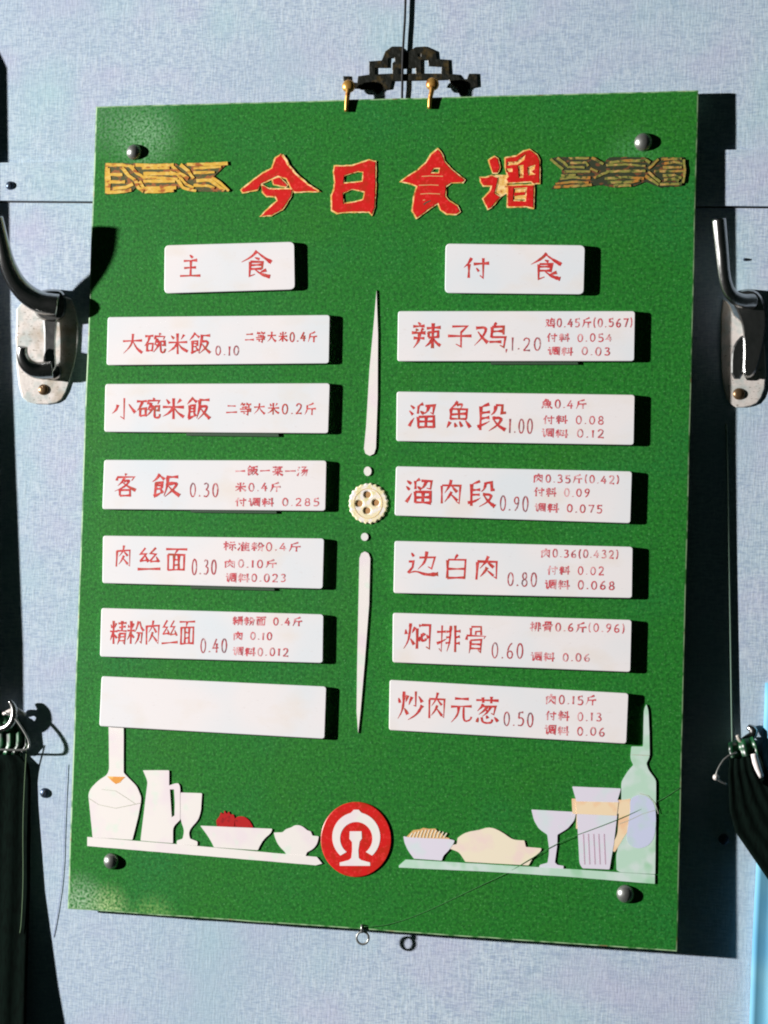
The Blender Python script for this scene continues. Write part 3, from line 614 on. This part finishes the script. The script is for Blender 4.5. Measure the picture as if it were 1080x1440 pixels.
class Text:
    def __init__(s_, depth): s_.v, s_.f, s_.d, s_.k = [], [], depth, 0
    def stroke(s_, pts, prof, w, closed=False):
        n = len(pts); L = [0]
        for i in range(1, n): L.append(L[-1] + math.dist(pts[i], pts[i - 1]))
        tot = max(L[-1], 1e-6); st = len(s_.v); s_.k += 1
        d = s_.d + .000012 * (s_.k % 14)
        for i in range(n):
            if closed: a, c = pts[i - 1 if i else n - 2], pts[(i + 1) if i < n - 1 else 1]
            else: a, c = pts[max(i - 1, 0)], pts[min(i + 1, n - 1)]
            b = pts[i]
            t1_ = Vector((b[0] - a[0], b[1] - a[1])); t2_ = Vector((c[0] - b[0], c[1] - b[1]))
            if t1_.length < 1e-6: t1_ = t2_
            if t2_.length < 1e-6: t2_ = t1_
            t1_.normalize(); t2_.normalize(); t = t1_ + t2_
            t = t.normalized() if t.length > .2 else t1_
            nn = Vector((-t.y, t.x)); k = 1 / max(.62, t.dot(t1_))
            u = L[i] / tot
            pr = prof[0] + (prof[1] - prof[0]) * min(1, u * 2) + (prof[2] - prof[1]) * max(0, u * 2 - 1)
            r = w / 2 * pr * k * random.uniform(.78, 1.2)
            s_.v.append(B(b[0] + nn.x * r, b[1] + nn.y * r, d)); s_.v.append(B(b[0] - nn.x * r, b[1] - nn.y * r, d))
        for i in range(n - 1): s_.f.append((st + 2 * i, st + 2 * i + 2, st + 2 * i + 3, st + 2 * i + 1))
    def glyph(s_, ch, x0, y0, x1, y1, w, slope=0):
        cw, chh = x1 - x0, y1 - y0; j = 1.5
        for st in G[ch].split(';'):
            st = st.strip()
            if not st: continue
            q = st.split(); k = q[0]; v = [float(t) for t in q[1:]]
            if k == 'o':
                P = [(v[0] + v[2] * math.cos(a), v[1] + v[3] * math.sin(a)) for a in [-1.3 + 2 * math.pi * i / 16 for i in range(17)]]
                prof = (1, .85, 1); cl = True
            else:
                cl = False
                P = [(v[i] + random.uniform(-j, j) * 1.4, v[i + 1] + random.uniform(-j, j) * 1.4) for i in range(0, len(v), 2)]
                prof = PROF[k]
                if k in 'pnc' and len(P) > 2: P = smooth_poly(P, 2, closed=False)
                elif len(P) == 2: P = [P[0], tuple((P[0][a_] + P[1][a_]) / 2 + random.uniform(-.6, .6) for a_ in (0, 1)), P[1]]
            pts = [(x0 + a * cw / 100 - .03 * (b - 50) * chh / 100, y0 + b * chh / 100 + slope * a * cw / 100) for a, b in P]
            s_.stroke(pts, prof, w, cl)
    def line(s_, txt, x0, x1, yc, h, w, slope=0.0):
        tot = sum(ADV.get(c, 1) for c in txt); u = (x1 - x0) / tot; x = x0
        for c in txt:
            a = ADV.get(c, 1) * u
            hh = h * (.86 if c in '0123456789.' else 1) * random.uniform(.95, 1.05)
            y = yc + slope * (x - x0) + random.uniform(-.4, .4)
            m = a * .06 if a > u * .9 else a * .12
            s_.glyph(c, x + m, y - hh / 2, x + a - m, y + hh / 2, w, slope); x += a
    def build(s_, name, m, parent, label=None): return obj(name, s_.v, s_.f, m, parent, label=label) if s_.f else None

def plaque(quad, th, label, big=(), price=None, notes=(), r=4, slope=0.0, tilt=0):
    c = B((quad[0][0] + quad[2][0]) / 2, (quad[0][1] + quad[2][1]) / 2, .0003)
    t = thing('menu_plaque', c, label, 'plaque', 'white plaques fixed to the menu board')
    prism('plaque_plate', rrect(quad, r), [], .00004, th, M_tile, t, bevel=(.7, .0004, M_tile), side=M_tside)
    d = th + .00002
    if big:
        for ch, x0, y0, x1, y1 in big:
            T = Text(d); T.glyph(ch, x0, y0, x1, y1, min(3.4, max(2.3, (x1 - x0) * .088)), slope)
            T.build('character', M_ink, t)
    if price:
        T = Text(d); txt, x0, x1, y0, y1 = price
        T.line(txt, x0, x1, (y0 + y1) / 2, (y1 - y0) * 1.1, 2.05, slope); T.build('price', M_ink3, t)
    for txt, x0, x1, yc, h in notes:
        T = Text(d); T.line(txt, x0, x1, yc, h * 1.04, 1.85, slope); T.build('ingredient_note', M_ink2 if len(notes) > 1 else M_ink, t)
    return t
def row(chars, x0, x1, y0, y1): # evenly set big characters
    n = len(chars); w = (x1 - x0) / n
    return [(c, x0 + i * w + .6, y0, x0 + (i + 1) * w - .6, y1) for i, c in enumerate(chars)]
TL_, TR_ = .0050, .0058
plaque([(231.7, 345), (414, 340), (415, 407), (231, 412.7)], TL_, 'short white heading plaque lettered 主食 above the left column', [('主', 251.7, 357, 284, 391.7), ('食', 338, 352, 383, 392)], r=7)
plaque([(626.7, 342.6), (822.8, 345), (821, 414), (625.6, 412)], TR_, 'short white heading plaque lettered 付食 above the right column', [('付', 652, 360.7, 688, 393), ('食', 744, 356, 791, 395)], r=7)
plaque([(151.7, 446), (464, 443), (462.7, 511), (150, 513.5)], TL_, 'white plaque lettered 大碗米飯 0.10 under the left heading', row('大碗米飯', 171, 297, 467.5, 499), ('0.10', 301, 338, 485.7, 500.7), [('二等大米0.4斤', 343, 447, 474, 15.5)])
plaque([(148.3, 540), (464, 539), (461.7, 609.3), (146.7, 607.3)], TL_, 'white plaque lettered 小碗米飯 with no price, second in the left column', row('小碗米飯', 156.7, 296, 558, 591), None, [('二等大米0.2斤', 316, 446, 575, 17)])
plaque([(146.7, 646.7), (459.3, 647.7), (457.7, 718.3), (144, 716)], TL_, 'white plaque lettered 客飯 0.30, third in the left column', [('客', 160, 665, 192, 699), ('飯', 213, 666, 253, 700)], ('0.30', 265, 309, 678, 700), [('一飯一菜一汤', 329, 434, 662, 14), ('米0.4斤', 329, 396, 685, 14), ('付调料 0.285', 329, 451, 706, 12.5)], slope=.003)
plaque([(145, 753.3), (456, 757.3), (454, 828), (144, 820)], TL_, 'white plaque lettered 肉丝面 0.30, fourth in the left column', [('肉', 161, 766.7, 186, 798), ('丝', 193.5, 769, 226, 804), ('面', 232.7, 770, 263.5, 804)], ('0.30', 268, 306, 785, 809), [('标准粉0.4斤', 313, 424, 768, 13.5), ('肉0.10斤', 314, 390, 792.5, 12.5), ('调料0.023', 316, 404, 812, 13)], slope=.012)
plaque([(142.7, 855), (455, 864), (454, 932.3), (140.7, 923.3)], TL_, 'white plaque lettered 精粉肉丝面 0.40, fifth in the left column', row('精粉肉丝面', 154, 275, 871.5, 907.5), ('0.40', 280, 321, 896.7, 919), [('精粉面 0.4斤', 326, 426, 873, 12.5), ('肉 0.10', 326.7, 384, 894, 12), ('调料0.012', 326, 407, 916, 13)], slope=.018)
plaque([(143, 950.8), (459, 965.5), (456.5, 1039), (139.8, 1021)], TL_, 'blank white plaque at the foot of the left column')
plaque([(559.9, 437.6), (893.2, 437.6), (892, 507.7), (558.8, 508)], TR_, 'white plaque lettered 辣子鸡 1.20 under the right heading', [('辣', 578, 452.8, 619, 491), ('子', 628.5, 455, 665, 490), ('鸡', 667, 453.5, 713, 490)], (',1.20', 709, 763, 473.7, 494), [('鸡0.45斤(0.567)', 765.7, 891, 454, 14), ('付料 0.054', 767.5, 862, 475, 13), ('调料 0.03', 769, 860, 494, 13)])
plaque([(558, 550.6), (892.8, 555.3), (891.4, 625.7), (557.3, 620.3)], TR_, 'white plaque lettered 溜魚段 1.00, second in the right column', [('溜', 574, 566, 614, 602), ('魚', 626.7, 563.6, 663, 604), ('段', 670.7, 566, 711, 606)], ('1.00', 713, 751, 587.8, 610.5), [('魚0.4斤', 760, 826, 568, 14), ('付料 0.08', 762, 851, 590, 13), ('调料 0.12', 760, 851, 609, 13)], slope=.012)
plaque([(557, 655.7), (889, 663), (886.7, 735.8), (555, 725)], TR_, 'white plaque lettered 溜肉段 0.90, third in the right column', [('溜', 570, 672, 609, 708), ('肉', 616.6, 673.7, 651, 710), ('段', 658, 675, 696, 713)], ('0.90', 701, 745, 696, 719.6), [('肉0.35斤(0.42)', 748.7, 872, 672.5, 13), ('付料 0.09', 749.5, 831, 692, 13), ('调料 0.075', 750.5, 849, 714, 13)], slope=.02)
plaque([(555, 760.6), (890, 769), (889, 841), (553.4, 834)], TR_, 'white plaque lettered 边白肉 0.80, fourth in the right column', [('边', 572.5, 774, 616, 811.5), ('白', 624, 779, 659, 815), ('肉', 666, 781, 703.5, 816)], ('0.80', 711.5, 757, 804, 825.5), [('肉0.36(0.432)', 759.6, 871, 778, 13), ('付料 0.02', 768, 851, 802, 13), ('调料 0.068', 764.6, 866, 822, 14)], slope=.015)
plaque([(552.6, 861.7), (888.5, 871.8), (886.7, 945), (552, 931.4)], TR_, 'white plaque lettered 焖排骨 0.60, fifth in the right column', [('焖', 568, 875, 606, 914), ('排', 614, 878, 647, 918), ('骨', 654, 880.5, 684, 920)], ('0.60', 689, 738, 902.5, 927), [('排骨0.6斤(0.96)', 744, 880, 881, 14), ('调料 0.06', 745, 831, 923.5, 13)], slope=.02)
plaque([(548, 956), (884, 975), (881, 1045.8), (547, 1026.6)], TR_, 'white plaque lettered 炒肉元葱 0.50 at the foot of the right column', [('炒', 559, 970, 595, 1013), ('肉', 600, 973, 628, 1012), ('元', 633, 976, 665, 1017), ('葱', 668, 978.5, 701.5, 1019.5)], ('0.50', 706, 752, 999.6, 1022), [('肉0.15斤', 765.7, 840, 983, 14), ('付料 0.13', 765.7, 848, 1006, 14), ('调料 0.06', 764.6, 852, 1026.5, 14)], slope=.035)
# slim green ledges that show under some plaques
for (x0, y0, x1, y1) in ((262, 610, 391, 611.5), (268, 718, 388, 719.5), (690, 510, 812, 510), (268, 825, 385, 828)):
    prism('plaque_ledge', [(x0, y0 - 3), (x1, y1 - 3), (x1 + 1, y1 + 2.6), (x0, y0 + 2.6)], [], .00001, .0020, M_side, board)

# ================================================================ COAT HOOKS
def coat_hook(label, plate, platecut, arm, armr, stem, small, screw, bodies=()):
    c = Wl(screw[0], screw[1])
    t = thing('coat_hook', c, label, 'coat hook', 'coat hooks on the wall beside the board')
    prism('back_plate', plate, platecut, .0002, .0018, M_plate, t, P=Wl, bevel=(1.5, .0009, M_plate), side=M_plate)
    tube('arm', [Wl(x, y, h) for x, y, h in arm], armr, M_chrome, t, 16, sm=2)
    prism('stem', smooth_poly(stem[0], 1), [], stem[1], stem[2], M_chrome, t, P=Wl, bevel=(2.2, .0012, M_chrome), side=M_chrome, back=True)
    for out, h1 in bodies: prism('hook_body', smooth_poly(out, 2), [], .0010, h1, M_chrome, t, P=Wl, bevel=(2.5, .003, M_chrome), side=M_chrome)
    if small: tube('lower_hook', [Wl(x, y, h) for x, y, h in small[0]], small[1], M_chrome, t, 14, sm=2)
    c = Wl(screw[0], screw[1], .0018)
    k = lathe('screw', c, -WN, [(.0046, 0), (.0046, .0005), (.0036, .0016), (.0015, .0020), (0, .0020)], mat('hook_screw_bronze', s(120, 96, 70), .35, metal=.7), t, 18)
    return t
coat_hook('chrome coat hook on a nickel plate left of the board',
    smooth_poly([(24, 412), (98, 412), (110, 445), (110, 490), (102, 524), (90, 560), (76, 569), (42, 568), (28, 556), (22, 500)], 1), [],
    [(82, 430, .014), (54, 426, .018), (26, 404, .026), (10, 372, .037), (3, 342, .043), (-5, 306, .046)], [.0100, .0094, .0080, .0068, .0060, .0056],
    ([(58, 430), (84, 430), (80, 455), (78, 490), (80, 524), (60, 524), (62, 490), (61, 455)], .0078, .0100),
    ([(74, 520, .009), (52, 522, .013), (37, 513, .018), (31, 500, .021), (32, 488, .023)], [.0080, .0072, .0060, .005, .0042]), (61, 548),
    [([(48, 412), (68, 406), (92, 408), (94, 440), (84, 452), (60, 452), (46, 438)], .014), ([(54, 512), (86, 510), (88, 528), (76, 536), (58, 532)], .009)])
coat_hook('chrome coat hook with an upright tongue on a nickel plate right of the board',
    smooth_poly([(1014, 420), (1024, 424), (1036, 450), (1075, 470), (1078, 540), (1068, 566), (1052, 573), (1030, 573), (1018, 556), (1013, 510)], 1), [],
    [(1058, 424, .012), (1042, 424, .020), (1026, 414, .028), (1019, 392, .033), (1016, 360, .037), (1011, 308, .040)], [.0062, .0056, .0049, .0045, .0049, .0054],
    ([(1044, 470), (1062, 470), (1048, 500), (1045, 533), (1028, 533), (1028, 500), (1032, 484)], .0060, .0085),
    None, (1039, 554),
    [([(1028, 410), (1066, 404), (1080, 440), (1074, 488), (1062, 530), (1044, 532), (1046, 490), (1044, 455), (1032, 428)], .012)])


# ================================================================ TIED BACK CURTAINS, RINGS
def cloth(name, rows, m, parent=None, folds=6, amp=.004, label=None):
    """rows: (xl, xr, y, h) in photo px and metres off the wall; folded cloth with thickness behind it"""
    nx = 40; vs, fs = [], []
    for j, (xl, xr, y, h) in enumerate(rows):
        for i in range(nx + 1):
            t = i / nx
            z = amp * math.sin(t * folds * 2 * math.pi + j * .12) * (.6 + .4 * math.sin(t * 9.1))
            vs.append(Wl(xl + (xr - xl) * t, y, h + z - .6 * amp * abs(2 * t - 1) ** 6))
    n = len(rows) * (nx + 1)
    for j, (xl, xr, y, h) in enumerate(rows):
        for i in range(nx + 1):
            t = i / nx; vs.append(Wl(xl + (xr - xl) * t, y, max(.001, h - .008 + amp * .5 * math.sin(t * folds * 5))))
    W_ = nx + 1
    for j in range(len(rows) - 1):
        for i in range(nx):
            a_ = j * W_ + i; fs.append((a_, a_ + W_, a_ + W_ + 1, a_ + 1)); fs.append((n + a_, n + a_ + 1, n + a_ + W_ + 1, n + a_ + W_))
        for i in (0, nx):
            a_ = j * W_ + i; fs.append((a_, a_ + W_, n + a_ + W_, n + a_) if i else (a_, n + a_, n + a_ + W_, a_ + W_))
    for j in (0, len(rows) - 1):
        for i in range(nx):
            a_ = j * W_ + i; fs.append((a_, a_ + 1, n + a_ + 1, n + a_))
    o = obj(name, vs, fs, m, parent, smooth=True, label=label); return o
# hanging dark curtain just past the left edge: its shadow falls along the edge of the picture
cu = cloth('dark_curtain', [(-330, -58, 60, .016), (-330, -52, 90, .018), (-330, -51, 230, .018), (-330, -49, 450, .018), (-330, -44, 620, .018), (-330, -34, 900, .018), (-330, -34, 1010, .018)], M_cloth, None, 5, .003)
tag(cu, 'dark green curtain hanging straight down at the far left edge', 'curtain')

t = thing('gathered_curtain', Wl(10, 1440, .0), 'dark green cloth gathered in a wire ring at the lower left edge', 'curtain', 'dark curtains gathered in ring hooks')
def dense(rows, n=4):
    out = []
    for a_, b_ in zip(rows, rows[1:]):
        for k in range(n): out.append(tuple(a_[i] + (b_[i] - a_[i]) * k / n for i in range(4)))
    return out + [rows[-1]]
cloth('cloth_fall', dense([(-200, 26, 1060, .0045), (-200, 40, 1075, .0045), (-200, 43, 1095, .0026), (-200, 43, 1130, .0028), (-200, 42, 1250, .0055), (-200, 38, 1380, .0115), (-200, 36, 1500, .018)]), M_cloth, t, 9, .0010)
cloth('gathered_top', dense([(-60, 12, 1000, .005), (-60, 26, 1010, .006), (-60, 37, 1028, .006), (-60, 38, 1048, .006), (-60, 30, 1061, .005)], 3), M_cloth2, t, 8, .0016)
tube('wire_loop', [Wl(-10, 1054, .015), Wl(3, 1054, .015), Wl(28, 1055, .014), Wl(40, 1054, .0135), Wl(42, 1044, .0135), Wl(34, 1028, .0135), Wl(20, 1008, .0125), Wl(6, 1002, .012)], .0010, M_rivet, t, 8, sm=1)
t2_ = thing('ring_hook', Wl(35, 1010, 0), 'dark wire ring hook on the wall behind the lower left gathered cloth', 'hook', 'ring hooks holding the curtains')
tube('hook_arm', [Wl(-30, 1022, .002), Wl(-8, 1026, .006), Wl(10, 1024, .0095), Wl(20, 1012, .011), Wl(20, 994, .011), Wl(14, 986, .011)], [.003, .0034, .0036, .0034, .0028, .0022], M_chrome, t2_, 10, sm=2)
tube('bracket', [Wl(4, 1004, .008), Wl(22, 997, .007), Wl(36, 1006, .005)], [.0012, .0028, .0015], M_plate, t2_, 10, sm=1)
# loose threads of the cloth
tag(tube('loose_thread', [Wl(38, 1045, .0065), Wl(35, 1090, .0042), Wl(32, 1160, .0050), Wl(33, 1240, .0068), Wl(30, 1300, .0095), Wl(28, 1312, .0100)], .00035, M_thread, None, 6, sm=2), 'thin green thread trailing down the dark cloth at lower left', 'thread')
tag(tube('loose_thread', [Wl(94, 1075, .0008), Wl(91, 1150, .0006), Wl(89, 1230, .0006), Wl(80, 1290, .0006), Wl(75, 1318, .0004)], .0002, mat('violet_grey_thread', s(130, 134, 172), .7), None, 6, sm=2), 'fine grey thread on the wall beside the lower left board corner', 'thread')

t = thing('gathered_curtain', Wl(1060, 1235, .0), 'dark green cloth gathered in a wire ring at the right edge, sloping out of frame', 'curtain', 'dark curtains gathered in ring hooks')
def diag(rows, m, name, folds, amp, par):
    """cloth whose rows run across a slanting fall: (xl, yl, xr, yr, h)"""
    nx = 24; vs, fs = [], []
    for j, (xl, yl, xr, yr, h) in enumerate(rows):
        for i in range(nx + 1):
            u = i / nx
            vs.append(Wl(xl + (xr - xl) * u, yl + (yr - yl) * u, h + amp * math.sin(u * folds * 6.28 + j * .2)))
    n = len(vs)
    for v in list(vs): vs.append(v + WN * .009)
    W_ = nx + 1
    for j in range(len(rows) - 1):
        for i in range(nx):
            a_ = j * W_ + i; fs += [(a_, a_ + W_, a_ + W_ + 1, a_ + 1), (n + a_, n + a_ + 1, n + a_ + W_ + 1, n + a_ + W_)]
        for i in (0, nx):
            a_ = j * W_ + i; fs.append((a_, n + a_, n + a_ + W_, a_ + W_))
    for j in (0, len(rows) - 1):
        for i in range(nx): a_ = j * W_ + i; fs.append((a_, a_ + 1, n + a_ + 1, n + a_))
    return obj(name, vs, fs, m, par, smooth=True)
diag([(1026, 1062, 1064, 1052, .011), (1024, 1090, 1076, 1082, .011), (1026, 1140, 1100, 1110, .011), (1034, 1170, 1130, 1150, .011), (1054, 1199, 1160, 1180, .012), (1082, 1240, 1200, 1200, .013), (1120, 1290, 1260, 1230, .014)], M_cloth, 'cloth_fall', 5, .0006, t)
diag([(1024, 1045, 1058, 1036, .012), (1024, 1056, 1064, 1050, .015), (1028, 1066, 1066, 1062, .012)], M_cloth2, 'gathered_top', 2, .0014, t)
tube('wire_loop', [Wl(1036, 1058, .022), Wl(1020, 1065, .024), Wl(1010, 1080, .026), Wl(1006, 1093, .028), Wl(1011, 1098, .028), Wl(1022, 1103, .026)], .0008, M_rivet, t, 8, sm=1)
lathe('wire_end_knob', Wl(1007, 1093, .028), -WN, [(.0018, -.002), (.0026, 0), (.0018, .0018), (0, .0024)], M_plate, t, 12)
tube('white_strap', [Wl(1060, 1060, .024), Wl(1064, 1076, .025), Wl(1071, 1093, .024)], [.0024, .0028, .0018], M_white, t, 10, sm=1)
t2_ = thing('ring_hook', Wl(1050, 1040, 0), 'small bright hook holding the gathered cloth at the right edge', 'hook', 'ring hooks holding the curtains')
tube('hook_arm', [Wl(1056, 1052, .002), Wl(1048, 1046, .008), Wl(1040, 1040, .012), Wl(1037, 1034, .013)], [.0026, .0024, .002, .0015], M_plate, t2_, 10, sm=2)
tube('hook_tip', [Wl(1042, 1042, .010), Wl(1050, 1038, .008), Wl(1059, 1034, .006), Wl(1060, 1026, .005), Wl(1052, 1022, .004)], [.0016, .0026, .0034, .0036, .0024], M_chrome, t2_, 10, sm=1)
# pale cord between the upper right hook and the ring
tag(tube('pale_cord', [Wl(1021, 596, .0022), Wl(1023, 640, .0020), Wl(1025, 760, .0019), Wl(1027.5, 900, .0019), Wl(1029, 1000, .0020), Wl(1030, 1045, .0022)], .0008, M_pale, None, 8, sm=1), 'thin pale cord hanging from the right coat hook down to the ring', 'cord')

# blue curtain edge, lower right
cu = cloth('blue_curtain', dense([(1076, 1400, 960, .003), (1072, 1400, 1060, .005), (1064, 1400, 1200, .006), (1058, 1400, 1320, .007), (1052, 1400, 1480, .008)]), M_blue, None, 9, .0016)
tag(cu, 'bright sky blue curtain edge in the lower right corner', 'curtain')

# thread across the lower right of the board
tag(tube('loose_thread', [B(512, 1303, .0022), B(548, 1301, .0003), B(600, 1282, .0002), B(660, 1253, .0002), B(715, 1227, .0008), B(742, 1210, .0014), B(790, 1182, .0013), B(850, 1160, .0015), B(884, 1146, .0015), B(930, 1125, .0003), B(956, 1108, .0002)], .00019, M_threadg, None, 6, sm=2), 'fine green thread lying across the board from the screw eye to the bottle', 'thread')
